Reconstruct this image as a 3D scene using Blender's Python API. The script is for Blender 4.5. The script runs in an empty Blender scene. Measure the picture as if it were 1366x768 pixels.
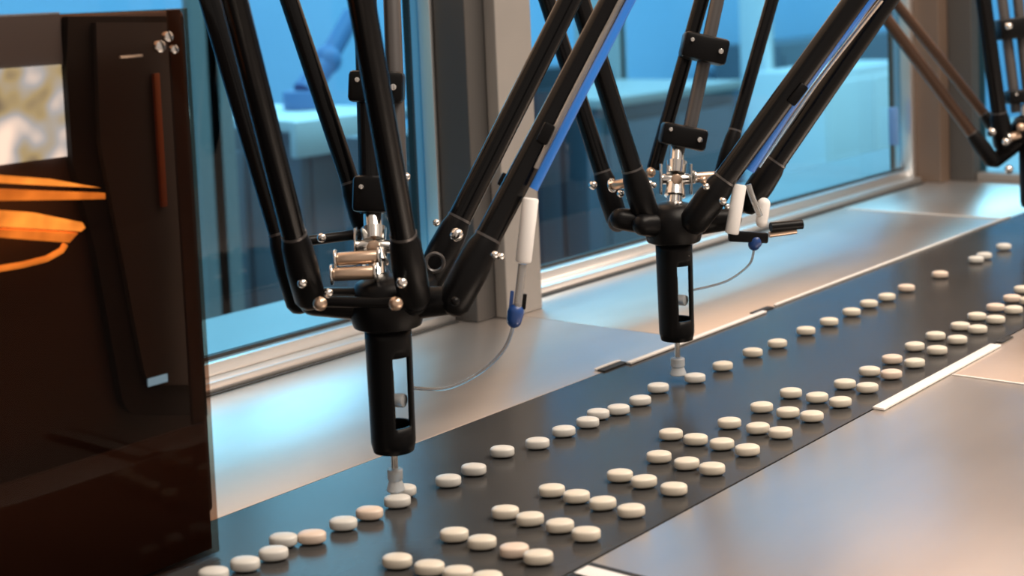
import bpy, bmesh, math, random
from mathutils import Vector, Matrix
random.seed(7)
scene = bpy.context.scene
col = scene.collection

# ------------------------------------------------------------------ camera
# world: X runs along the belt, Y across it towards the window wall, Z up, deck top z = 0
F, PX, PY, H = 2000.0, 683.0, 152.0, 0.307          # focal length in pixels, principal point, eye height
def _ray(x, y): return Vector((x - PX, -(y - PY), F))
_X = _ray(2329, -82).normalized()                     # vanishing point of the belt
_Y = _ray(-1750, 90); _Y = (_Y - _X * _Y.dot(_X)).normalized()
_Z = _Y.cross(_X)
if _Z.y < 0: _Z = -_Z
EYE = Vector((0, 0, H))
def W(x, y):                                          # pixel -> world direction per unit of depth
    r = _ray(x, y); return Vector((_X.dot(r), _Y.dot(r), _Z.dot(r))) / F
def P(x, y, t): return EYE + W(x, y) * t
def GZ(x, y, z=0.0):
    r = W(x, y); return EYE + r * ((z - H) / r.z)
def GY(x, y, yp):
    r = W(x, y); return EYE + r * (yp / r.y)
def GX(x, y, xp):
    r = W(x, y); return EYE + r * (xp / r.x)

cam = bpy.data.cameras.new('camera'); camo = bpy.data.objects.new('camera', cam); col.objects.link(camo)
right = Vector((_X.x, _Y.x, _Z.x)); up = Vector((_X.y, _Y.y, _Z.y)); fwd = Vector((_X.z, _Y.z, _Z.z))
m = Matrix((right, up, -fwd)).transposed().to_4x4(); m.translation = EYE
camo.matrix_world = m
cam.sensor_width = 36; cam.lens = 36 * F / 1366
cam.shift_x = 0; cam.shift_y = -(384 - PY) / 1366
cam.clip_start = 0.02; cam.clip_end = 60
cam.dof.use_dof = True; cam.dof.focus_distance = 1.03; cam.dof.aperture_fstop = 9
scene.camera = camo

# ------------------------------------------------------------------ light
scene.view_settings.view_transform = 'Standard'; scene.view_settings.look = 'None'
scene.view_settings.gamma = 1; scene.view_settings.use_curve_mapping = False
scene.view_settings.exposure = 0.38
world = bpy.data.worlds.new('room_light'); scene.world = world; world.use_nodes = True
bg = world.node_tree.nodes['Background']; bg.inputs[0].default_value = (1.0, 0.83, 0.70, 1); bg.inputs[1].default_value = 0.38
def area(name, loc, target, sx, sy, power, color):
    l = bpy.data.lights.new(name, 'AREA'); l.shape = 'RECTANGLE'; l.size = sx; l.size_y = sy; l.energy = power; l.color = color
    o = bpy.data.objects.new(name, l); col.objects.link(o); o.location = loc
    o.rotation_euler = (Vector(target) - Vector(loc)).to_track_quat('-Z', 'Y').to_euler()
    return o
area('ceiling_lamp_near', (0.9, -0.5, 1.9), (0.9, 0.5, 0), 1.4, 0.5, 32, (1.0, 0.87, 0.74))  # unseen warm fill added above the near side
area('ceiling_lamp_end', (2.0, -0.3, 1.7), (1.4, 0.5, 0), 0.8, 0.5, 10, (1.0, 0.84, 0.70))  # second unseen warm fill, added towards the end wall
area('enclosure_lamp', (1.5, 0.15, 1.35), (1.6, 0.95, 0.62), 2.0, 0.15, 10, (1.0, 0.84, 0.70))  # unseen light added to brighten the beige panels that the near deck mirrors
for hx in (2.2, 5.2, 8.2, 11.2):
    area('hall_lamp', (hx, 2.3, 2.6), (hx, 2.9, -0.9), 2.4, 0.7, 78, (0.94, 0.97, 1.0))  # unseen fills added to brighten the hall behind the glass

# ------------------------------------------------------------------ materials
def mat(name, c, rough=0.5, metal=0.0, **kw):
    m = bpy.data.materials.new(name); m.use_nodes = True
    b = m.node_tree.nodes['Principled BSDF']
    b.inputs['Base Color'].default_value = (*c, 1); b.inputs['Roughness'].default_value = rough; b.inputs['Metallic'].default_value = metal
    for k, v in kw.items():
        b.inputs[k.replace('_', ' ')].default_value = v
    return m
def noisy(m, scale, c0, c1, r0=None, r1=None, stretch=(1, 1, 1), bump=0.0):
    nt = m.node_tree; b = nt.nodes['Principled BSDF']
    tc = nt.nodes.new('ShaderNodeTexCoord'); mp = nt.nodes.new('ShaderNodeMapping'); mp.inputs['Scale'].default_value = stretch
    nz = nt.nodes.new('ShaderNodeTexNoise'); nz.inputs['Scale'].default_value = scale; nz.inputs['Detail'].default_value = 4
    nt.links.new(tc.outputs['Object'], mp.inputs[0]); nt.links.new(mp.outputs[0], nz.inputs[0])
    rp = nt.nodes.new('ShaderNodeValToRGB'); rp.color_ramp.elements[0].position = 0.3; rp.color_ramp.elements[1].position = 0.7
    rp.color_ramp.elements[0].color = (*c0, 1); rp.color_ramp.elements[1].color = (*c1, 1)
    nt.links.new(nz.outputs[0], rp.inputs[0]); nt.links.new(rp.outputs[0], b.inputs['Base Color'])
    if r0 is not None:
        mr = nt.nodes.new('ShaderNodeMapRange'); mr.inputs['To Min'].default_value = r0; mr.inputs['To Max'].default_value = r1
        nt.links.new(nz.outputs[0], mr.inputs[0]); nt.links.new(mr.outputs[0], b.inputs['Roughness'])
    if bump:
        bp = nt.nodes.new('ShaderNodeBump'); bp.inputs['Strength'].default_value = bump; bp.inputs['Distance'].default_value = 0.001
        nt.links.new(nz.outputs[0], bp.inputs['Height']); nt.links.new(bp.outputs[0], b.inputs['Normal'])
    return m
def pane_mat(name, tint, ior=1.45):
    m = bpy.data.materials.new(name); m.use_nodes = True; nt = m.node_tree; nt.nodes.clear()
    out = nt.nodes.new('ShaderNodeOutputMaterial'); mx = nt.nodes.new('ShaderNodeMixShader'); fr = nt.nodes.new('ShaderNodeFresnel')
    tr = nt.nodes.new('ShaderNodeBsdfTransparent'); gl = nt.nodes.new('ShaderNodeBsdfGlossy')
    tr.inputs[0].default_value = (*tint, 1); gl.inputs['Roughness'].default_value = 0.02; fr.inputs[0].default_value = ior
    ge = nt.nodes.new('ShaderNodeNewGeometry'); sb = nt.nodes.new('ShaderNodeMath'); sb.operation = 'SUBTRACT'; sb.inputs[0].default_value = 1.0
    mu = nt.nodes.new('ShaderNodeMath'); mu.operation = 'MULTIPLY'                  # reflect at the outer face only
    nt.links.new(ge.outputs['Backfacing'], sb.inputs[1]); nt.links.new(fr.outputs[0], mu.inputs[0]); nt.links.new(sb.outputs[0], mu.inputs[1])
    nt.links.new(mu.outputs[0], mx.inputs[0]); nt.links.new(tr.outputs[0], mx.inputs[1]); nt.links.new(gl.outputs[0], mx.inputs[2])
    nt.links.new(mx.outputs[0], out.inputs[0]); return m
def glow(name, c, s):
    return mat(name, c, 0.5, Emission_Color=(*c, 1), Emission_Strength=s)

M = {}
M['deck'] = noisy(mat('brushed_steel', (0.7, 0.67, 0.64), 0.3, 0.9), 9, (0.70, 0.64, 0.60), (0.74, 0.68, 0.64), 0.29, 0.34, (1, 3, 1))
M['rail'] = mat('satin_aluminium', (0.82, 0.82, 0.82), 0.28, 0.9)
M['guide'] = mat('white_edge_strip', (0.80, 0.78, 0.75), 0.45)
M['gap'] = mat('black_gap', (0.012, 0.012, 0.012), 0.6)
M['belt'] = noisy(mat('belt_rubber', (0.03, 0.03, 0.03), 0.3, Specular_IOR_Level=0.2), 9, (0.036, 0.036, 0.037), (0.046, 0.045, 0.044), 0.20, 0.26, (1, 2, 1))
M['pill'] = noisy(mat('tablet', (0.85, 0.80, 0.70), 0.42), 60, (0.60, 0.55, 0.46), (0.66, 0.61, 0.52))
M['pill_w'] = noisy(mat('tablet_white', (0.85, 0.82, 0.78), 0.42), 60, (0.55, 0.54, 0.50), (0.61, 0.60, 0.57))
M['pill_p'] = noisy(mat('tablet_peach', (0.86, 0.74, 0.63), 0.42), 60, (0.62, 0.50, 0.41), (0.67, 0.56, 0.47))
M['black'] = mat('black_plastic', (0.0035, 0.0035, 0.004), 0.36, Specular_IOR_Level=0.14)
M['carbon'] = mat('carbon_tube', (0.0035, 0.0035, 0.004), 0.18, Specular_IOR_Level=0.22)
M['grey_tube'] = mat('anodised_tube', (0.10, 0.095, 0.095), 0.35, 0.6)
M['steel'] = mat('bright_steel', (0.75, 0.74, 0.72), 0.18, 1.0)
M['copper'] = mat('bronze', (0.60, 0.45, 0.34), 0.3, 0.9)
M['hose_blue'] = mat('blue_hose', (0.02, 0.19, 0.70), 0.35)
M['clip_blue'] = mat('blue_fitting', (0.01, 0.05, 0.20), 0.35)
M['sleeve'] = mat('white_sleeve', (0.78, 0.77, 0.76), 0.55)
M['silicone'] = mat('silicone', (0.55, 0.58, 0.60), 0.35, Transmission_Weight=0.35)
M['clear'] = mat('clear_hose', (0.62, 0.60, 0.58), 0.15, Transmission_Weight=0.7)
M['glass'] = pane_mat('blue_glass', (0.45, 0.75, 0.87))
M['smoked'] = pane_mat('smoked_acrylic', (0.62, 0.50, 0.43), 1.14)
M['pillar'] = noisy(mat('grey_pillar_paint', (0.22, 0.21, 0.2), 0.5), 6, (0.20, 0.19, 0.18), (0.24, 0.225, 0.21))
M['pillar_d'] = mat('dark_grey_post', (0.05, 0.047, 0.045), 0.5)  # also carries the painted shade of the grey pillar's unlit side
M['post'] = noisy(mat('brown_post_paint', (0.34, 0.25, 0.19), 0.45), 6, (0.105, 0.07, 0.05), (0.125, 0.085, 0.062))
M['header'] = mat('beige_header', (0.80, 0.62, 0.48), 0.6)  # colour of unseen panels added to warm the near deck's reflections
M['dark_cab'] = mat('dark_cabinet', (0.050, 0.036, 0.033), 0.5)
M['cab_band'] = mat('black_gasket', (0.004, 0.003, 0.003), 0.7)
M['cab_door'] = mat('charcoal_door', (0.045, 0.047, 0.052), 0.5)
M['amber'] = glow('amber_lamp', (1.0, 0.45, 0.08), 2.1)  # amber glow standing in for orange reflections on the smoked pane
M['amber_d'] = glow('amber_lamp_dim', (0.95, 0.38, 0.06), 1.25)
for k in ('amber', 'amber_d'):                         # uneven brightness of the painted amber reflections
    nt = M[k].node_tree; nz = nt.nodes.new('ShaderNodeTexNoise'); nz.inputs['Scale'].default_value = 60; tc = nt.nodes.new('ShaderNodeTexCoord')
    mr = nt.nodes.new('ShaderNodeMapRange'); st = nt.nodes['Principled BSDF'].inputs['Emission Strength']
    mr.inputs['From Min'].default_value = 0.3; mr.inputs['From Max'].default_value = 0.7; mr.inputs['To Min'].default_value = st.default_value * 0.45; mr.inputs['To Max'].default_value = st.default_value * 1.3
    nt.links.new(tc.outputs['Object'], nz.inputs[0]); nt.links.new(nz.outputs[0], mr.inputs[0]); nt.links.new(mr.outputs[0], st)
M['screen'] = None
M['floor'] = noisy(mat('hall_floor', (0.4, 0.42, 0.44), 0.4), 2, (0.36, 0.38, 0.40), (0.44, 0.46, 0.48))
M['wall'] = noisy(mat('hall_wall', (0.8, 0.82, 0.84), 0.7), 1.5, (0.30, 0.55, 0.80), (0.36, 0.60, 0.84))
M['bwhite'] = mat('white_laminate', (0.9, 0.9, 0.9), 0.5)
M['bgrey'] = mat('grey_laminate', (0.14, 0.17, 0.21), 0.5)
M['bmid'] = mat('midgrey_laminate', (0.5, 0.5, 0.5), 0.5)
M['bdark'] = mat('dark_laminate', (0.03, 0.055, 0.095), 0.5)
M['bblue'] = mat('blue_laminate', (0.10, 0.22, 0.45), 0.5)
M['label_b'] = mat('pale_blue_label', (0.12, 0.22, 0.32), 0.5)
M['hinge'] = mat('rust_strip', (0.30, 0.085, 0.02), 0.5)  # tone of an orange reflection on the smoked pane
M['bronze_rod'] = mat('dark_bronze_rod', (0.10, 0.062, 0.045), 0.28, 0.85)  # warm light on black rods put into their colour
M['daylight'] = glow('daylight', (0.92, 0.96, 1.0), 2.3)  # glow of the added panel that throws glare onto the deck

# ------------------------------------------------------------------ mesh helpers
def tag(o, label=None, cat=None, group=None, kind=None):
    if label: o['label'] = label
    if cat: o['category'] = cat
    if group: o['group'] = group
    if kind: o['kind'] = kind
    return o
def empty(name, loc):
    o = bpy.data.objects.new(name, None); o.empty_display_size = 0.02; o.location = loc; col.objects.link(o); return o
def world_loc(o):
    v = Vector((0, 0, 0))
    while o: v += o.location; o = o.parent
    return v
def finish(name, bm, material, parent=None, smooth=True):
    """one mesh object; bm is in world coordinates, the object origin sits at the part's centre"""
    bmesh.ops.recalc_face_normals(bm, faces=bm.faces)
    c = Vector((0, 0, 0))
    if bm.verts:
        lo = Vector([min(v.co[i] for v in bm.verts) for i in range(3)]); hi = Vector([max(v.co[i] for v in bm.verts) for i in range(3)])
        c = (lo + hi) / 2
    bmesh.ops.translate(bm, vec=-c, verts=bm.verts)
    me = bpy.data.meshes.new(name); bm.to_mesh(me); bm.free()
    if smooth:
        me.polygons.foreach_set('use_smooth', [True] * len(me.polygons)); me.set_sharp_from_angle(angle=math.radians(38))
    me.materials.append(material)
    o = bpy.data.objects.new(name, me); col.objects.link(o)
    o.location = c
    if parent:
        o.parent = parent; o.location = c - world_loc(parent)
    return o
def frame(d):
    d = Vector(d).normalized(); a = Vector((0, 0, 1)) if abs(d.z) < 0.9 else Vector((1, 0, 0))
    u = d.cross(a).normalized(); return u, d.cross(u).normalized()
def sweep(bm, pts, rad, seg=16, caps=True):
    pts = [Vector(p) for p in pts]
    if not hasattr(rad, '__len__'): rad = [rad] * len(pts)
    u = None; rings = []
    for i, p in enumerate(pts):
        d = (pts[min(i + 1, len(pts) - 1)] - pts[max(i - 1, 0)]).normalized()
        if u is None: u, _ = frame(d)
        u = (u - d * u.dot(d)).normalized(); v = d.cross(u)
        rings.append([bm.verts.new(p + (u * math.cos(2 * math.pi * k / seg) + v * math.sin(2 * math.pi * k / seg)) * rad[i]) for k in range(seg)])
    for a, b in zip(rings, rings[1:]):
        for k in range(seg): bm.faces.new((a[k], a[(k + 1) % seg], b[(k + 1) % seg], b[k]))
    if caps: bm.faces.new(rings[0]); bm.faces.new(rings[-1])
    return bm
def cyl(bm, p0, p1, r, seg=20, bev=0.0):
    p0, p1 = Vector(p0), Vector(p1); d = (p1 - p0).normalized()
    if bev: return sweep(bm, [p0, p0 + d * bev * .3, p0 + d * bev, p1 - d * bev, p1 - d * bev * .3, p1], [r - bev, r - bev * .3, r, r, r - bev * .3, r - bev], seg)
    return sweep(bm, [p0, p1], r, seg)
def capsule(bm, p0, p1, r0, r1, seg=20):
    p0, p1 = Vector(p0), Vector(p1); d = (p1 - p0).normalized(); pts, rs = [], []
    for k in range(5):
        a = math.pi / 2 * (1 - k / 4); pts.append(p0 - d * r0 * math.sin(a)); rs.append(max(1e-5, r0 * math.cos(a)))
    for k in range(5):
        a = math.pi / 2 * k / 4; pts.append(p1 + d * r1 * math.sin(a)); rs.append(max(1e-5, r1 * math.cos(a)))
    return sweep(bm, pts, rs, seg)
def ball(bm, c, r, seg=12):
    bmesh.ops.create_uvsphere(bm, u_segments=seg, v_segments=max(6, seg // 2), radius=r, matrix=Matrix.Translation(Vector(c))); return bm
def obox(bm, c, ax, ay, az, sx, sy, sz, bev=0.0):
    t = bmesh.new(); bmesh.ops.create_cube(t, size=1)
    for v in t.verts: v.co = Vector(c) + Vector(ax) * v.co.x * sx + Vector(ay) * v.co.y * sy + Vector(az) * v.co.z * sz
    if bev: bmesh.ops.bevel(t, geom=list(t.edges), offset=bev, segments=2, affect='EDGES', profile=0.5)
    me = bpy.data.meshes.new('tmp'); t.to_mesh(me); t.free(); bm.from_mesh(me); bpy.data.meshes.remove(me); return bm
EX, EY, EZ = Vector((1, 0, 0)), Vector((0, 1, 0)), Vector((0, 0, 1))
def box(bm, x0, x1, y0, y1, z0, z1, bev=0.0):
    return obox(bm, ((x0 + x1) / 2, (y0 + y1) / 2, (z0 + z1) / 2), EX, EY, EZ, x1 - x0, y1 - y0, z1 - z0, bev)
def prism(bm, outline, y0, y1):                        # outline in (x, z)
    a = [bm.verts.new((x, y0, z)) for x, z in outline]; b = [bm.verts.new((x, y1, z)) for x, z in outline]
    bm.faces.new(a); bm.faces.new(b); n = len(a)
    for k in range(n): bm.faces.new((a[k], a[(k + 1) % n], b[(k + 1) % n], b[k]))
    return bm
N = bmesh.new

# ------------------------------------------------------------------ setting: deck, windows, hall
BY0, BY1 = 0.474, 0.700                                # belt edges
SILL = 0.925
XE = 2.13                                              # end wall
deck = empty('machine_deck', (1.0, 0.2, -0.9)); tag(deck, 'brushed steel machine deck of flat panels on both sides of the dark belt', 'machine deck')
seams = [-0.6, 0.36, 1.082, 1.80, XE + 0.45]
for i, (a, b) in enumerate(zip(seams, seams[1:])):
    g = 0.0006
    finish('deck_panel', box(N(), a + g, b - g, BY1 + 0.001, SILL + 0.085, -0.006, 0.0, 0.0008), M['deck'], deck)
    finish('deck_panel', box(N(), a + g, b - g, -0.45, BY0 - 0.001, -0.006, 0.0, 0.0008), M['deck'], deck)
finish('base_cabinet', box(N(), -0.6, XE + 0.45, -0.45, SILL + 0.085, -0.9, -0.0065), M['gap'], deck)
# pale edge strips where the panels meet the belt, with their dark notches
def strip(x0, x1, y, w, h=0.002):
    return finish('edge_strip', box(N(), x0, x1, y - w / 2, y + w / 2, 0.0003, h, 0.0004), M['guide'], deck)
strip(GZ(838, 486).x, GZ(1012, 416).x, BY1 - 0.0035, 0.005)
strip(GZ(1030, 408).x, GZ(1352, 290).x, BY1 + 0.002, 0.003)
strip(GZ(1160, 545).x, GZ(1322, 461).x, BY0 - 0.005, 0.009)
strip(GZ(805, 496).x, GZ(836, 484).x, BY1 + 0.008, 0.003)
for x, y in ((826, 491), (1012, 414)):
    p = GZ(x, y); finish('notch', box(N(), p.x - 0.016, p.x + 0.016, BY1 - 0.001, BY1 + 0.006, 0.0001, 0.0012), M['gap'], deck)
p = GZ(1326, 452); finish('notch', box(N(), p.x - 0.012, p.x + 0.012, BY0 - 0.006, BY0 - 0.001, 0.0001, 0.0012), M['gap'], deck)
finish('seam_strip', box(N(), 1.0765, 1.0785, -0.3, BY0 - 0.011, 0.0002, 0.0010, 0.0002), M['guide'], deck)
finish('seam_strip', box(N(), 1.7985, 1.8015, BY1 + 0.006, SILL - 0.012, 0.0002, 0.0010, 0.0002), M['guide'], deck)
# black and white end strip crossing the near panel at the bottom of the picture
a = GZ(783, 754); finish('end_strip', box(N(), a.x - 0.022, a.x + 0.002, 0.36, BY0 - 0.004, 0.0001, 0.0016, 0.0003), M['gap'], deck)
finish('edge_strip', box(N(), a.x - 0.016, a.x - 0.004, 0.36, BY0 - 0.006, 0.0017, 0.0024, 0.0003), M['guide'], deck)

belt = finish('conveyor_belt', box(N(), -0.6, XE + 0.44, BY0, BY1, -0.005, 0.0), M['belt'])
tag(belt, 'dark grey rubber conveyor belt carrying rows of tablets', 'conveyor belt')

def struct(name, bm, m, parent=None, smooth=False):
    o = finish(name, bm, m, parent, smooth)
    if not parent: o['kind'] = 'structure'
    return o
WT = 0.325                                              # top of the glazing
def window(name, x0, x1):
    w = empty(name, ((x0 + x1) / 2, SILL, 0)); w['kind'] = 'structure'
    finish('pane', box(N(), x0, x1, SILL + 0.034, SILL + 0.038, 0.012, WT), M['glass'], w, False)
    finish('sill_rail', box(N(), x0, x1, SILL + 0.004, SILL + 0.020, 0.0002, 0.009, 0.0012), M['rail'], w)
    finish('sill_rail', box(N(), x0, x1, SILL + 0.021, SILL + 0.033, 0.0002, 0.019, 0.0012), M['rail'], w)
    finish('gasket', box(N(), x0, x1, SILL + 0.0332, SILL + 0.0395, 0.0002, 0.0215), M['gap'], w, False)
    finish('sill_gap', box(N(), x0, x1, SILL - 0.001, SILL + 0.0035, 0.0002, 0.0012), M['gap'], w, False)
    return w
PA, PB = GZ(672, 425), GZ(722, 412)
px0, px1 = 1.063, 1.116
w1 = window('window_1', -0.5, px0 - 0.032)
w2 = window('window_2', px1 + 0.001, 2.065)
finish('stile', box(N(), px0 - 0.031, px0 - 0.0275, SILL + 0.020, SILL + 0.045, 0.0002, WT, 0.0008), M['rail'], w1)
finish('stile', box(N(), 2.066, 2.078, SILL + 0.018, SILL + 0.045, 0.0002, WT, 0.001), M['rail'], w2)
finish('door_handle', box(N(), 2.02, 2.028, SILL + 0.020, SILL + 0.0335, 0.06, 0.115, 0.002), M['bblue'], w2)
struct('trim_1', box(N(), px0, px1, 0.892, 0.906, 0.0002, WT + 0.2, 0.001), M['pillar'])
struct('trim_2', box(N(), px0 - 0.026, px1 - 0.001, 0.9065, SILL + 0.06, 0.0002, WT + 0.2, 0.001), M['pillar_d'])  # pillar's unlit side, its shade put into the dark colour
struct('trim_3', box(N(), 2.079, 2.15, 0.905, SILL + 0.06, 0.0002, WT + 0.2, 0.001), M['post'])
struct('trim_4', box(N(), XE - 0.02, XE + 0.03, 0.868, 0.9045, 0.0002, WT + 0.2, 0.001), M['pillar_d'])
struct('trim_5', box(N(), XE - 0.025, XE + 0.02, -0.4, 0.867, WT, 1.2), M['header'])  # unseen beige panel added for the deck to reflect, end side
struct('trim_6', box(N(), -0.5, 2.2, SILL + 0.03, SILL + 0.07, WT + 0.001, 1.2), M['header'])  # unseen beige panel added above the glass for warm deck reflections
w3 = empty('window_3', (XE, 0.78, 0)); w3['kind'] = 'structure'
finish('pane', box(N(), XE, XE + 0.004, BY1 + 0.002, 0.866, 0.012, WT - 0.001), M['glass'], w3, False)
finish('sill_rail', box(N(), XE - 0.014, XE + 0.012, BY1 + 0.002, 0.866, 0.0002, 0.012, 0.001), M['pillar'], w3)
finish('pane', box(N(), XE, XE + 0.004, -0.3, BY1 + 0.001, 0.12, WT - 0.001), M['glass'], w3, False)

# the hall seen through the glass
FL = -0.9
struct('floor', box(N(), -3, 16, SILL + 0.1, 9, FL - 0.05, FL), M['floor'])
struct('wall_back', box(N(), -3, 16, 4.4, 4.5, FL, 3.0), M['wall'])
struct('wall_right', box(N(), 14, 14.1, -3, 4.4, FL, 3.0), M['wall'])
def slab(name, x0, y0, x1, y1, Y, depth, m, label, cat, top=None, z_floor=True, group=None, body=None):
    """a free-standing box in the hall whose front face (plane Y) spans these pixels"""
    A, B = GY(x0, y0, Y), GY(x1, y1, Y)
    zl = FL + 0.001 if z_floor else B.z
    e = empty(name, ((A.x + B.x) / 2, Y + depth / 2, zl))
    tz = A.z
    if top:
        finish('worktop', box(N(), A.x - 0.02, B.x + 0.02, Y - 0.02, Y + depth, tz - 0.03, tz, 0.004), top, e); tz -= 0.0305
    finish('body', box(N(), A.x, B.x, Y, Y + depth, zl, tz, 0.004), m, e)
    finish('door_panel', box(N(), A.x + 0.03, (A.x + B.x) / 2 - 0.01, Y - 0.012, Y - 0.0005, zl + 0.06, tz - 0.05, 0.003), m, e)
    finish('door_panel', box(N(), (A.x + B.x) / 2 + 0.01, B.x - 0.03, Y - 0.012, Y - 0.0005, zl + 0.06, tz - 0.05, 0.003), m, e)
    tag(e, label, cat, group); return e
slab('low_cabinet', 268, 176, 380, 335, 2.5, 0.2, M['bgrey'], 'slate blue low cabinet behind glass between smoked door and white-topped workbench', 'cabinet')
slab('wall_column', 246, -600, 276, 175, 2.4, 0.05, M['bmid'], 'pale narrow column behind the smoked door, seen through blue glass', 'column')
wb = slab('workbench', 398, 160, 540, 335, 2.75, 0.75, M['bgrey'], 'white-topped workbench behind the nearest robot, seen through blue glass', 'workbench', top=M['bwhite'])
slab('tall_cabinet', 545, -500, 612, 185, 2.15, 0.06, M['bdark'], 'tall dark navy cabinet seen through glass beside the grey pillar', 'cabinet')
A, B = GY(396, 163, 2.7), GY(540, 190, 2.7)
finish('apron', box(N(), A.x, B.x, 2.705, 2.729, B.z, A.z, 0.003), M['bwhite'], wb)
bz = GY(398, 160, 2.75).z + 0.001; jq = GY(394, 158, 3.0); jq.z = bz
ja = empty('jib_arm', jq); tag(ja, 'slanted blue jib arm rising behind the white-topped workbench', 'jib arm')
jq = GY(408, 150, 3.0); jq.z = bz; jt = GY(436, 80, 3.0); ju = GY(470, 20, 3.0)
finish('base', cyl(N(), jq, jq + Vector((0, 0, 0.05)), 0.06, 20, 0.006), M['bblue'], ja)
finish('lower_arm', sweep(N(), [jq + Vector((0, 0, 0.045)), jt], 0.035, 14), M['bblue'], ja)
finish('upper_arm', sweep(N(), [jt, ju], 0.028, 14), M['bblue'], ja)
finish('elbow', ball(N(), jt, 0.042, 16), M['bblue'], ja)
slab('low_cabinet', 505, 185, 640, 420, 1.9, 0.10, M['bgrey'], 'low slate cabinet in front of the tall dark cabinet, behind glass', 'cabinet')
slab('tall_cabinet', 700, 95, 792, 420, 2.3, 0.4, M['bdark'], 'dark blue cabinet seen through glass right of the grey pillar', 'cabinet')
slab('wall_column', 797, -700, 838, 300, 3.2, 0.2, M['bmid'], 'grey column behind the blue glass left of the middle robot', 'column')
slab('low_cabinet', 800, 132, 985, 300, 2.7, 0.5, M['bgrey'], 'low teal cabinet seen through glass behind the middle robot shaft', 'cabinet', top=M['bmid'])
slab('wall_column', 1002, -700, 1034, 170, 3.6, 0.15, M['bwhite'], 'bright white upright frame seen through glass right of middle robot', 'column')
slab('low_cabinet', 1040, 60, 1226, 98, 3.9, 0.4, M['bgrey'], 'mid blue low unit seen through glass beside the brown post', 'cabinet')
slab('low_cabinet', 1100, 97, 1222, 200, 3.2, 0.4, M['bwhite'], 'pale blue cabinet seen through glass beside the brown post', 'cabinet')
# pale ledge outside the windows
struct('trim_7', box(N(), -0.6, 1.06, SILL + 0.09, 1.20, -0.03, -0.012), M['floor'])
struct('trim_8', box(N(), 1.72, 4.2, SILL + 0.09, 1.22, -0.03, -0.012), M['floor'])
# unseen glowing panel added high in the hall for the glare on the far deck
wz = empty('window_4', (3.6, 4.38, 1.2)); wz['kind'] = 'structure'
finish('pane', box(N(), 2.6, 4.4, 4.36, 4.39, 0.7, 2.4), M['daylight'], wz, False)  # glowing face of the added glare panel, not a window pane
finish('window_frame', box(N(), 3.46, 3.52, 4.34, 4.358, 0.7, 2.4), M['rail'], wz)

# ------------------------------------------------------------------ smoked guard door and what stands behind it
GYP = 0.655
d1 = empty('guard_door', (0.25, GYP, 0.008)); tag(d1, 'dark brown smoked acrylic guard door standing along the belt', 'guard door')
xr = 0.519
finish('smoked_pane', box(N(), -0.1, xr, GYP - 0.0025, GYP + 0.0025, 0.002, 0.305, 0.0005), M['smoked'], d1, False)
finish('edge_trim', box(N(), xr - 0.009, xr - 0.0005, GYP + 0.0028, GYP + 0.0050, 0.0755, 0.3045, 0.0005), M['dark_cab'], d1)
for k, (x, y, r) in enumerate(((209, 62, 8), (220, 49, 7), (228, 66, 6))):
    c = GY(x, y, GYP - 0.0045); bm = N(); cyl(bm, c, c + Vector((0, -0.004, 0)), r * 0.00040, 16, 0.0008)
    finish('bolt', bm, M['steel'], d1)
bm = N(); c = GY(175, 75, GYP - 0.004); obox(bm, c, EX, EY, EZ, 0.014, 0.0015, 0.0012, 0.0003); finish('catch', bm, M['copper'], d1)
c = GY(210, 507, GYP - 0.0034); finish('sticker', obox(N(), c, EX, EY, EZ, 0.013, 0.0008, 0.0042), M['label_b'], d1)

CY = 0.684
cab = empty('control_cabinet', (0.2, CY + 0.05, 0.001)); tag(cab, 'black control cabinet with rounded door behind the smoked guard door', 'control cabinet')
xr2 = GY(272, 600, CY).x
finish('body', box(N(), -0.2, GY(243, 15, CY).x + 0.002, CY, CY + 0.12, 0.012, 0.304, 0.003), M['dark_cab'], cab)
for fx in (-0.15, 0.48):
    finish('foot', cyl(N(), (fx, CY + 0.09, 0.0005), (fx, CY + 0.09, 0.0125), 0.012, 16, 0.001), M['black'], cab)
finish('skirt', box(N(), -0.1, xr - 0.0005, GYP + 0.0032, GYP + 0.0055, 0.0025, 0.075, 0.0005), M['dark_cab'], d1)
def rounded(pts_px, Y0, rad_px=24):
    out = []
    n = len(pts_px)
    for i, (x, y, r) in enumerate(pts_px):
        if r == 0: out.append((x, y)); continue
        a = Vector(pts_px[i - 1][:2]); b = Vector((x, y)); c = Vector(pts_px[(i + 1) % n][:2])
        p, q = b + (a - b).normalized() * r, b + (c - b).normalized() * r
        for k in range(7):
            t = k / 6; v = p * (1 - t) ** 2 + b * 2 * t * (1 - t) + q * t * t; out.append((v.x, v.y))
    return [(GY(x, y, Y0).x, GY(x, y, Y0).z) for x, y in out]
door = finish('door_gasket', prism(N(), rounded([(82, 22, 0), (236, 22, 0), (268, 552, 0), (158, 552, 26), (118, 330, 0), (88, 215, 0), (80, 100, 0)], CY), CY - 0.006, CY - 0.0003), M['cab_band'], cab, False)
finish('door_skin', prism(N(), rounded([(122, 30, 0), (232, 30, 0), (262, 512, 0), (190, 512, 20), (155, 330, 0), (128, 190, 0)], CY - 0.006), CY - 0.010, CY - 0.0063), M['cab_door'], door, False)
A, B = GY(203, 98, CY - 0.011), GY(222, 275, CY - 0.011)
finish('hinge_strip', box(N(), A.x, B.x, CY - 0.0125, CY - 0.0102, B.z, A.z, 0.0006), M['hinge'], cab)  # pillar's orange reflection put in as a coloured bar
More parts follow.
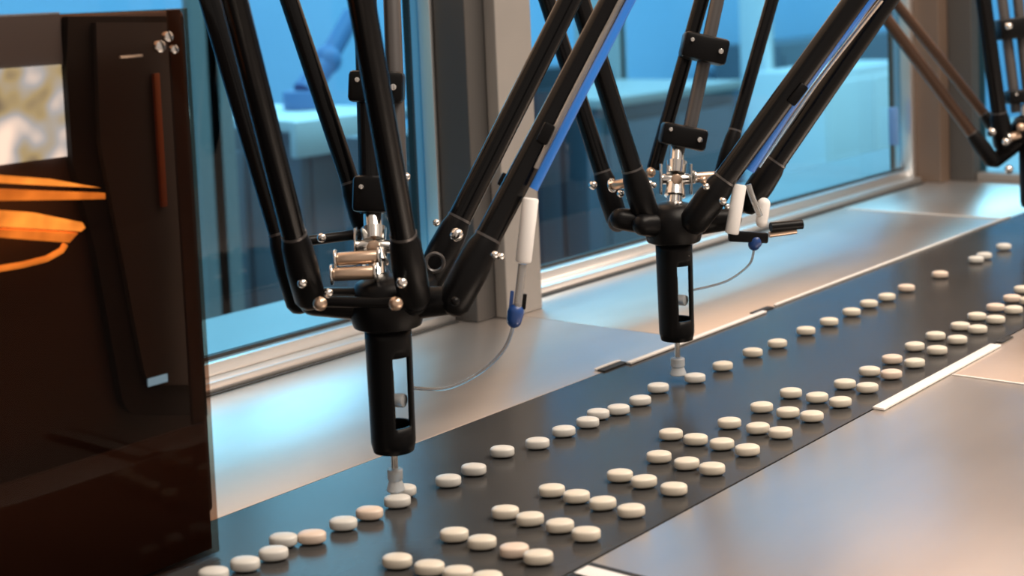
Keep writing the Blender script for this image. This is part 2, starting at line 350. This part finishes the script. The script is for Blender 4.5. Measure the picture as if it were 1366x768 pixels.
# glowing patch standing in for a bright room reflection, left of the rounded door
sm = bpy.data.materials.new('display'); sm.use_nodes = True; nt = sm.node_tree; b = nt.nodes['Principled BSDF']
tc = nt.nodes.new('ShaderNodeTexCoord'); nz = nt.nodes.new('ShaderNodeTexNoise'); nz.inputs['Scale'].default_value = 34; nz.inputs['Detail'].default_value = 1.5
rp = nt.nodes.new('ShaderNodeValToRGB'); els = rp.color_ramp.elements
els[0].position = 0.38; els[0].color = (0.08, 0.09, 0.11, 1); els[1].position = 0.66; els[1].color = (0.86, 0.96, 1.0, 1)
e = els.new(0.47); e.color = (0.32, 0.36, 0.24, 1); e = els.new(0.54); e.color = (0.32, 0.46, 0.60, 1)
nt.links.new(tc.outputs['Object'], nz.inputs[0]); nt.links.new(nz.outputs[0], rp.inputs[0]); nt.links.new(rp.outputs[0], b.inputs['Emission Color'])
b.inputs['Emission Strength'].default_value = 2.6; b.inputs['Base Color'].default_value = (0.02, 0.02, 0.02, 1); M['screen'] = sm
A, B = GY(-60, 96, CY), GY(84, 208, CY)
finish('display', box(N(), A.x, B.x, CY - 0.004, CY - 0.0003, B.z, A.z), M['screen'], cab, False)
A, B = GY(-60, 22, CY), GY(80, 88, CY)
finish('upper_plate', box(N(), A.x, B.x, CY - 0.003, CY - 0.0003, B.z, A.z), M['bgrey'], cab, False)
LY = 0.6655
reflection = empty('amber_lamp', (0.3, LY, 0.15)); tag(reflection, 'glowing amber tube lamp cluster seen through the smoked guard door', 'lamp')  # added glowing shapes; orange pane reflections built as solid bars
def bar(px, d0, d1, m):
    finish('light_bar', prism(N(), [(GY(x, y, LY).x, GY(x, y, LY).z) for x, y in px], LY + d0, LY + d1), M[m], reflection, False)
bar([(-70, 228), (60, 238), (128, 250), (60, 247), (-70, 240)], -0.0045, -0.002, 'amber')
bar([(-70, 249), (80, 255), (136, 257), (136, 265), (84, 266), (-70, 268)], -0.003, 0.001, 'amber_d')
bar([(-70, 276), (40, 283), (104, 296), (108, 303), (102, 308), (-70, 298)], -0.004, 0.0035, 'amber')
bar([(-70, 300), (100, 310), (88, 323), (20, 318), (-70, 310)], -0.003, 0.0035, 'amber_d')
finish('lamp_tube', sweep(N(), [GY(x, y, LY) for x, y in ((-70, 368), (0, 358), (30, 353), (62, 345), (82, 334), (87, 326))], 0.0016, 12), M['amber_d'], reflection)
finish('lamp_bracket', obox(N(), GY(-90, 300, LY + 0.005), EX, EY, EZ, 0.012, 0.016, 0.09, 0.002), M['black'], reflection)

# ------------------------------------------------------------------ robots
def robot(label, base, T, spec):
    """base: point on the belt under the tool; T: its depth; spec: pieces at (pixel x, pixel y, depth offset)"""
    root = empty('delta_robot', base); tag(root, label, 'robot arm', 'delta robots above the belt')
    k = T / F                                            # metres per pixel at the tool
    Q = lambda x, y, dt=0.0: P(x, y, T + dt)
    # --- gripper: slotted barrel, needle, suction cup
    z0, z1 = 0.033, 0.108; R0, R1 = 0.0135, 0.0142
    bm = N(); seg, nz_ = 48, 14
    vf = Vector((EYE.x - base[0], EYE.y - base[1], 0)).normalized(); a0 = math.atan2(vf.y, vf.x)
    grid = []
    for j in range(nz_ + 1):
        f = j / nz_; z = z0 + (z1 - z0) * f; r = R0 + (R1 - R0) * f
        if j == 0: r -= 0.0012
        grid.append([bm.verts.new((base[0] + r * math.cos(a0 + 2 * math.pi * i / seg), base[1] + r * math.sin(a0 + 2 * math.pi * i / seg), z)) for i in range(seg)])
    for j in range(nz_):
        for i in range(seg):
            slot = 3 <= j <= 10 and ((1 <= i <= 7) or (16 <= i <= 22))
            if not slot: bm.faces.new((grid[j][i], grid[j][(i + 1) % seg], grid[j + 1][(i + 1) % seg], grid[j + 1][i]))
    barrel = finish('gripper_barrel', bm, M['black'], root)
    s = barrel.modifiers.new('wall', 'SOLIDIFY'); s.thickness = 0.0022; s.offset = -1
    bx, by = base[0], base[1]
    finish('barrel_end', cyl(N(), (bx, by, z0 + 0.0002), (bx, by, z0 + 0.004), R0 - 0.0028, 24), M['black'], barrel)
    finish('inner_rod', cyl(N(), (bx, by, z0 + 0.004), (bx, by, 0.082), 0.0022, 12), M['steel'], barrel)
    rgt = Vector((-vf.y, vf.x, 0))
    finish('air_fitting', cyl(N(), Vector((bx, by, 0.064)) + rgt * 0.001, Vector((bx, by, 0.064)) + rgt * 0.008 + vf * 0.004, 0.0042, 14, 0.001), M['silicone'], barrel)
    finish('needle', sweep(N(), [(bx, by, 0.019), (bx, by, 0.0332)], 0.0021, 12), M['steel'], root)
    cb = spec['cup']
    finish('suction_cup', sweep(N(), [(bx, by, cb + z) for z in (0.0, 0.0008, 0.003, 0.0065, 0.0075, 0.013, 0.0135)], [r * spec.get('cupw', 1) for r in (0.0052, 0.0056, 0.0050, 0.0040, 0.0047, 0.0047, 0.0042)], 20), M['silicone'], root)
    # --- wrist platform
    bm = N()
    sweep(bm, [(bx, by, z) for z in (0.1082, 0.110, 0.118, 0.128, 0.136, 0.139)], [0.016, 0.0205, 0.023, 0.0225, 0.018, 0.012], 28)
    hub = finish('wrist_platform', bm, M['black'], root)
    for c in spec['corners']:
        e = Q(*c); s_ = Vector((bx, by, 0.122)); bm = N(); capsule(bm, s_ + (e - s_) * 0.3, e, 0.010, 0.0085, 14)
        finish('platform_lobe', bm, M['black'], hub)
    # --- paired forearm rods with their ball sockets
    for a, b, wpx, mt in spec['rods']:
        A, B = Q(*a), Q(*b); d = (B - A); r = wpx / 2 * k
        T0 = A + d * 1.55
        rod = finish('forearm_rod', sweep(N(), [A, A + d * 0.3, T0], [r, r, r], 18), M[mt], root)
        u = d.normalized(); L = spec.get('sock', 0.034)
        finish('rod_socket', sweep(N(), [A - u * r * 1.25, A - u * r * 1.0, A - u * r * 0.4, A + u * L * 0.55, A + u * L, A + u * (L + 0.006)], [r * 0.45, r * 0.95, r * 1.28, r * 1.34, r * 1.22, r * 1.02], 18), M['black'], rod)
        finish('socket_ring', sweep(N(), [A + u * (L + 0.0062), A + u * (L + 0.0078)], r * 1.06, 18), M['grey_tube'], rod)
    # --- telescopic centre shaft
    for a, b, wpx, mt in spec['tubes']:
        A, B = Q(*a), Q(*b); finish('shaft_tube', sweep(N(), [A, A + (B - A) * 1.9], wpx / 2 * k, 18), M[mt], root)
    for (x, y, dt), wpx, hpx, tilt in spec['clamps']:
        c = Q(x, y, dt); ca, sa = math.cos(tilt), math.sin(tilt)
        ax = right * ca - up * sa; az = up * ca + right * sa
        cl = finish('shaft_clamp', obox(N(), c, ax, fwd, az, wpx * k, 0.026, hpx * k, 0.003), M['black'], root)
        cc = c + ax * wpx * k * 0.33 - fwd * 0.0128
        finish('bolt', cyl(N(), cc, cc - fwd * 0.0025, 0.0022, 10, 0.0004), M['steel'], cl)
        cc = c - ax * wpx * k * 0.33 - fwd * 0.0128 + az * hpx * k * 0.2
        finish('bolt', cyl(N(), cc, cc - fwd * 0.0022, 0.0017, 10, 0.0004), M['steel'], cl)
    # --- universal joint between shaft and platform
    uj = spec['ujoint']; A, B = Q(*uj[0]), Q(*uj[1]); d = (A - B)
    j = finish('universal_joint', sweep(N(), [B, B + d * .22, B + d * .24, B + d * .42], [0.0062, 0.0062, 0.0085, 0.0075], 16), M['steel'], root)
    finish('joint_fork', sweep(N(), [B + d * .58, B + d * .76, B + d * .78, A], [0.0075, 0.0085, 0.0060, 0.0060], 16), M['steel'], j)
    finish('joint_cross', cyl(N(), B + d * .5 - right * 0.011, B + d * .5 + right * 0.011, 0.0042, 14, 0.0008), M['steel'], j)
    finish('joint_cross', cyl(N(), B + d * .5 - fwd * 0.010, B + d * .5 + fwd * 0.010, 0.0042, 14, 0.0008), M['copper'], j)
    finish('joint_plate', obox(N(), B + d * .5 - right * 0.0118, right, fwd, up, 0.0015, 0.012, 0.024, 0.0005), M['steel'], j)
    finish('joint_plate', obox(N(), B + d * .5 + right * 0.0118, right, fwd, up, 0.0015, 0.012, 0.024, 0.0005), M['steel'], j)
    # --- spring bars that pull the sockets together
    for a, b, wpx in spec['springs']:
        A, B = Q(*a), Q(*b); u = (B - A).normalized(); r = wpx / 2 * k
        sp = finish('spring_bar', cyl(N(), A, B, r, 16, r * 0.2), M['copper'], root)
        finish('end_plate', cyl(N(), A - u * 0.0018, A - u * 0.0002, r * 1.5, 16, 0.0004), M['steel'], sp)
        finish('end_plate', cyl(N(), B + u * 0.0002, B + u * 0.0018, r * 1.5, 16, 0.0004), M['steel'], sp)
    for a, b, wpx in spec.get('pins', ()):
        finish('cross_pin', cyl(N(), Q(*a), Q(*b), wpx / 2 * k, 14, 0.0006), M['black'], root)
    for x, y, dt, rpx, mt in spec['balls']:
        c = Q(x, y, dt); bm = N(); sweep(bm, [c + fwd * 0.006, c + fwd * 0.001, c, c - fwd * rpx * k * .5, c - fwd * rpx * k * .8], [rpx * k * .6, rpx * k * .6, rpx * k, rpx * k * .8, rpx * k * .35], 12)
        finish('ball_stud', bm, M[mt], root)
    for x, y, dt, rpx in spec.get('rings', ()):
        c = Q(x, y, dt); bm = N()
        pts = [c + (right * math.cos(q) + up * math.sin(q)) * rpx * k for q in [i * math.pi / 12 for i in range(25)]]
        finish('pivot_ring', sweep(bm, pts, rpx * k * 0.22, 8, False), M['grey_tube'], root)
    # --- hoses
    for nm, pts, wpx, mt in spec['hoses']:
        pp = [Q(*p) for p in pts]
        if len(pp) > 2:                                  # smooth the bend
            out = []
            for i in range(len(pp) - 1):
                p0 = pp[max(i - 1, 0)]; p1 = pp[i]; p2 = pp[i + 1]; p3 = pp[min(i + 2, len(pp) - 1)]
                for q in range(6):
                    t = q / 6; out.append(0.5 * ((2 * p1) + (p2 - p0) * t + (2 * p0 - 5 * p1 + 4 * p2 - p3) * t * t + (3 * p1 - p0 - 3 * p2 + p3) * t ** 3))
            pp = out + [pp[-1]]
        bm = N(); r = wpx / 2 * k
        if nm == 'hose_sleeve': cyl(bm, pp[0], pp[-1], r, 18, r * 0.25)
        elif nm == 'hose_fitting': capsule(bm, pp[0], pp[-1], r, r * 0.9, 16)
        else: sweep(bm, pp, r, 12)
        finish(nm, bm, M[mt], root)
    for x, y, dt, wx, wy, tilt, mt, nm in spec.get('blocks', ()):
        c = Q(x, y, dt); ca, sa = math.cos(tilt), math.sin(tilt)
        finish(nm, obox(N(), c, right * ca - up * sa, fwd, up * ca + right * sa, wx * k, min(wx, wy) * k * 0.9, wy * k, min(wx, wy) * k * 0.2), M[mt], root)
    return root

b1 = GZ(529, 671, 0.0); T1 = 0.922
robot('nearest black delta robot arm with bronze spring bars, left of the grey pillar', (b1.x, b1.y, 0.0), T1, dict(
    cup=0.0079,
    corners=[(418, 402, -0.03), (492, 345, 0.05), (552, 402, -0.035), (572, 372, 0.03), (604, 400, -0.03)],
    rods=[((400, 398, -0.02), (281, 0, -0.02), 31, 'carbon'), ((494, 322, 0.06), (386, 0, 0.06), 27, 'carbon'),
          ((412, 392, -0.045), (313, 0, -0.13), 31, 'carbon'), ((552, 392, -0.045), (482, 0, -0.13), 33, 'carbon'),
          ((574, 368, 0.03), (760, 0, 0.05), 33, 'carbon'), ((608, 398, -0.03), (818, 0, -0.01), 35, 'carbon')],
    tubes=[((496, 285, 0.03), (489, 60, 0.05), 33, 'carbon'), ((533, 275, 0.035), (525, 60, 0.055), 25, 'grey_tube')],
    clamps=[((503, 116, 0.045), 76, 44, 0.03), ((508, 258, 0.032), 74, 50, 0.03)],
    ujoint=((497, 286, 0.028), (502, 372, 0.005)),
    springs=[((450, 346, -0.03), (504, 342, -0.03), 18), ((445, 366, -0.034), (499, 363, -0.034), 18)],
    pins=[((404, 322, 0.0), (480, 312, 0.03), 14), ((418, 402, -0.04), (548, 404, -0.045), 14)],
    balls=[(403, 378, -0.064, 6, 'steel'), (427, 405, -0.066, 9, 'copper'), (438, 391, -0.06, 6, 'steel'), (429, 317, -0.02, 6, 'steel'),
           (536, 377, -0.068, 7, 'steel'), (528, 405, -0.064, 9, 'copper'), (582, 297, 0.01, 5, 'steel'), (609, 313, -0.002, 9, 'steel'),
           (660, 340, -0.05, 5, 'steel'), (668, 342, -0.045, 5, 'steel'), (542, 236, 0.012, 6, 'steel'), (507, 452, -0.015, 5, 'steel'), (607, 402, -0.055, 6, 'black')],
    rings=[(580, 350, 0.0, 12)],
    hoses=[('blue_air_hose', [(712, 252, -0.03), (770, 138, -0.03), (842, 0, -0.02), (950, -210, -0.005)], 12, 'hose_blue'),
           ('clear_liner', [(716, 225, -0.028), (752, 150, -0.026), (829, 0, -0.018), (930, -200, -0.003)], 8, 'clear'),
           ('hose_sleeve', [(708, 264, -0.03), (698, 350, -0.03)], 21, 'sleeve'),
           ('clear_hose', [(697, 352, -0.03), (691, 400, -0.03), (686, 430, -0.028), (672, 466, -0.022), (640, 497, -0.015), (595, 518, -0.01), (545, 517, -0.004)], 5, 'clear'),
           ('clear_tube', [(697, 352, -0.031), (690, 412, -0.031)], 11, 'clear'),
           ('hose_fitting', [(688, 416, -0.03), (686, 427, -0.03)], 22, 'clip_blue')],
    blocks=[(682, 402, -0.03, 5, 28, 0.1, 'clip_blue', 'fitting_prong'), (699, 402, -0.03, 6, 20, 0.1, 'black', 'fitting_prong'),
            (728, 178, -0.028, 16, 28, 0.45, 'black', 'hose_clip'), (672, 240, -0.01, 12, 18, 0.45, 'black', 'hose_clip')]))

b2 = GZ(905, 508, 0.0); T2 = 1.165
robot('middle black delta robot arm with tilted twin-tube shaft and bright steel joint', (b2.x, b2.y, 0.0), T2, dict(
    cup=0.0048, cupw=1.15, sock=0.03,
    corners=[(828, 292, -0.02), (858, 300, -0.03), (900, 296, 0.03), (925, 292, -0.02), (975, 292, 0.0)],
    rods=[((822, 288, 0.03), (730, 0, 0.03), 24, 'carbon'), ((862, 286, -0.02), (773, 0, -0.05), 27, 'carbon'),
          ((964, 232, 0.05), (1030, 0, 0.07), 19, 'carbon'),
          ((928, 292, -0.03), (1141, 0, -0.05), 30, 'carbon'), ((1000, 268, 0.01), (1184, 0, -0.01), 27, 'carbon')],
    tubes=[((872, 226, 0.045), (936, 0, 0.05), 21, 'carbon'), ((916, 190, 0.03), (957, 0, 0.04), 19, 'grey_tube')],
    clamps=[((939, 65, 0.028), 62, 36, 0.22), ((911, 182, 0.022), 62, 30, 0.2)],
    ujoint=((904, 196, 0.02), (899, 282, 0.0)),
    springs=[((818, 247, 0.0), (842, 243, -0.01), 13), ((926, 236, 0.01), (958, 234, 0.02), 12)],
    pins=[((905, 240, 0.012), (960, 236, 0.03), 11)],
    balls=[(791, 247, 0.01, 6, 'steel'), (828, 258, -0.008, 5, 'steel'), (840, 262, -0.02, 5, 'steel'), (866, 245, 0.0, 5, 'steel'), (872, 247, 0.0, 4, 'steel'),
           (868, 230, 0.02, 7, 'copper'), (938, 240, -0.045, 5, 'copper'), (942, 249, -0.045, 5, 'steel'), (964, 268, -0.05, 5, 'steel'), (970, 275, -0.04, 4, 'steel'), (916, 341, -0.018, 4, 'steel'), (906, 272, -0.02, 4, 'steel')],
    rings=[(824, 296, -0.005, 11)],
    hoses=[('blue_air_hose', [(998, 226, -0.03), (1076, 106, -0.04), (1163, -8, -0.05), (1290, -180, -0.06)], 18, 'hose_blue'),
           ('clear_liner', [(1012, 222, -0.02), (1088, 112, -0.03), (1176, 0, -0.04)], 6, 'clear'),
           ('hose_sleeve', [(987, 246, -0.035), (976, 312, -0.035)], 18, 'sleeve'),
           ('clear_tube', [(998, 246, -0.032), (1004, 264, -0.032), (1014, 288, -0.03)], 8, 'clear'),
           ('hose_fitting', [(1019, 272, -0.02), (1016, 296, -0.02)], 17, 'sleeve'),
           ('hose_fitting', [(1008, 322, -0.02), (1006, 326, -0.02)], 18, 'clip_blue'),
           ('black_lever', [(1028, 303, -0.015), (1070, 299, -0.01)], 13, 'black'),
           ('bronze_bar', [(1026, 313, -0.012), (1062, 308, -0.008)], 8, 'copper'),
           ('clear_hose', [(1006, 330, -0.02), (1000, 352, -0.015), (975, 372, -0.01), (950, 381, -0.006), (918, 388, -0.003)], 3.2, 'clear')],
    blocks=[(998, 316, -0.02, 52, 14, 0.05, 'black', 'fitting_plate'), (1064, 126, -0.05, 12, 30, 0.65, 'black', 'hose_clip')]))

b3 = Vector((1.705, 0.632, 0.0)); r3 = (fwd.dot(b3 - EYE)); T3 = r3
robot('farthest black delta robot arm with bronze-lit slim rods, at the right edge', (b3.x, b3.y, 0.0), T3, dict(
    cup=0.02, sock=0.03,
    corners=[(1328, 214, 0.0), (1342, 190, 0.03), (1392, 205, 0.0)],
    rods=[((1322, 212, -0.02), (1186, 30, -0.02), 16, 'bronze_rod'), ((1338, 184, 0.03), (1203, 14, 0.03), 14, 'bronze_rod'),
          ((1338, 190, -0.01), (1312, 0, -0.05), 20, 'carbon'), ((1410, 205, -0.01), (1470, 0, 0.0), 20, 'carbon')],
    tubes=[((1356, 150, 0.02), (1337, 0, 0.03), 14, 'grey_tube'), ((1374, 150, 0.02), (1358, 0, 0.03), 14, 'grey_tube')],
    clamps=[((1352, 38, 0.02), 44, 28, -0.1), ((1366, 128, 0.015), 46, 18, -0.1)],
    ujoint=((1366, 140, 0.015), (1374, 210, 0.0)),
    springs=[((1346, 184, -0.02), (1366, 178, -0.02), 11)],
    pins=[((1320, 178, 0.0), (1352, 176, 0.02), 9)],
    balls=[(1324, 176, -0.02, 6, 'steel'), (1342, 189, -0.04, 5, 'steel'), (1362, 170, -0.03, 6, 'copper'), (1346, 226, -0.03, 6, 'steel'), (1346, 35, -0.0, 5, 'steel')],
    hoses=[]))

# ------------------------------------------------------------------ tablets
def tablet_mesh(name, m):
    bm = N(); L, Wd, Th = 0.0162, 0.0114, 0.0076; rings = []; seg = 24
    prof = [(0.0, 0.0, 0), (0.55, 0.045, 0), (0.82, 0.12, 0), (0.95, 0.20, 0), (1.0, 0.29, 0), (1.0, 0.71, 0), (0.95, 0.80, 0), (0.82, 0.88, 0), (0.55, 0.955, 0), (0.0, 1.0, 0)]
    for s, z, _ in prof[1:-1]:
        ring = []
        for i in range(seg):
            a = 2 * math.pi * i / seg; c, sn = math.cos(a), math.sin(a)
            n = 2.35; rr = (abs(c) ** n + abs(sn) ** n) ** (-1 / n)
            ring.append(bm.verts.new((L / 2 * s * rr * c, Wd / 2 * s * rr * sn, Th * z)))
        rings.append(ring)
    for a, b in zip(rings, rings[1:]):
        for k in range(seg): bm.faces.new((a[k], a[(k + 1) % seg], b[(k + 1) % seg], b[k]))
    lo = bm.verts.new((0, 0, 0)); hi = bm.verts.new((0, 0, Th))
    for k in range(seg):
        bm.faces.new((rings[0][(k + 1) % seg], rings[0][k], lo)); bm.faces.new((rings[-1][k], rings[-1][(k + 1) % seg], hi))
    me = bpy.data.meshes.new(name); bm.to_mesh(me); bm.free()
    me.polygons.foreach_set('use_smooth', [True] * len(me.polygons)); me.materials.append(m); return me
TM = {c: tablet_mesh('tablet_' + c, M[k]) for c, k in (('cream', 'pill'), ('white', 'pill_w'), ('peach', 'pill_p'))}
ORD = ['first', 'second', 'third', 'fourth', 'fifth', 'sixth', 'seventh', 'eighth', 'ninth', 'tenth', 'eleventh', 'twelfth', 'thirteenth', 'fourteenth', 'fifteenth',
       'sixteenth', 'seventeenth', 'eighteenth', 'nineteenth', 'twentieth', 'twenty-first', 'twenty-second', 'twenty-third', 'twenty-fourth', 'twenty-fifth', 'twenty-sixth',
       'twenty-seventh', 'twenty-eighth', 'twenty-ninth', 'thirtieth', 'thirty-first', 'thirty-second', 'thirty-third', 'thirty-fourth']
def tablet(x, y, shade, label, group):
    p = GZ(x, y, 0.0038)
    o = bpy.data.objects.new('tablet', TM[shade]); col.objects.link(o); o.location = (p.x, p.y, 0.0001)
    o.rotation_euler.z = math.atan2(right.y, right.x) + math.radians(random.uniform(-9, 9))
    tag(o, label, 'tablet', group); return o
single = [(285, 766), (327, 752), (365, 738), (378, 720), (416, 716), (458, 698), (493, 684), (530, 668), (538, 654), (598, 641), (632, 626), (670, 602), (717, 591), (752, 575),
          (784, 563), (798, 552), (825, 546), (854, 534), (878, 517), (927, 504), (964, 488), (1004, 470), (1037, 458), (1075, 441), (1106, 429), (1136, 416), (1159, 405), (1183, 396),
          (1209, 384), (1254, 366), (1302, 346), (1313, 341), (1339, 329)]
for i, (x, y) in enumerate(single):
    sh = 'peach' if i in (4, 6, 29, 28) else ('white' if i < 20 or i > 29 else 'cream')
    tablet(x, y, sh, f'pale oval tablet in the single-file line beside the window, {ORD[i]} from the smoked door', 'tablets in single file')
rows = [[(530, 748), (573, 757), (611, 765), (650, 772)], [(606, 713), (643, 723), (686, 734), (718, 743)], [(674, 683), (707, 692), (747, 701), (782, 712)],
        [(736, 654), (769, 662), (804, 671), (842, 681)], [(827, 634), (859, 642), (899, 652)], [(879, 609), (916, 618), (950, 625)], [(895, 579), (928, 586), (963, 592), (997, 600)],
        [(973, 564), (1011, 571), (1041, 577)], [(1016, 543), (1051, 550), (1083, 555)], [(1055, 524), (1090, 530), (1121, 536)], [(1127, 512), (1157, 517)], [(1160, 495), (1189, 499)],
        [(1190, 479), (1220, 484)], [(1220, 462), (1250, 467)], [(1248, 448), (1277, 453)], [(1281, 435), (1304, 439)], [(1303, 422), (1328, 426)], [(1328, 410), (1352, 413)],
        [(1350, 398), (1372, 401)], [(1364, 386)]]
for j, r in enumerate(rows):
    for i, (x, y) in enumerate(r):
        sh = 'peach' if (j, i) in ((1, 2), (17, 0), (18, 0), (12, 0), (11, 1)) else 'cream'
        k = len(r) - 1 - i
        tablet(x, y, sh, f'cream oval tablet, {ORD[k]} from the near belt edge in {ORD[j]} cross row from the bottom' if len(r) > 1 else 'cream oval tablet alone at the far end of the cross rows', 'tablets in cross rows')
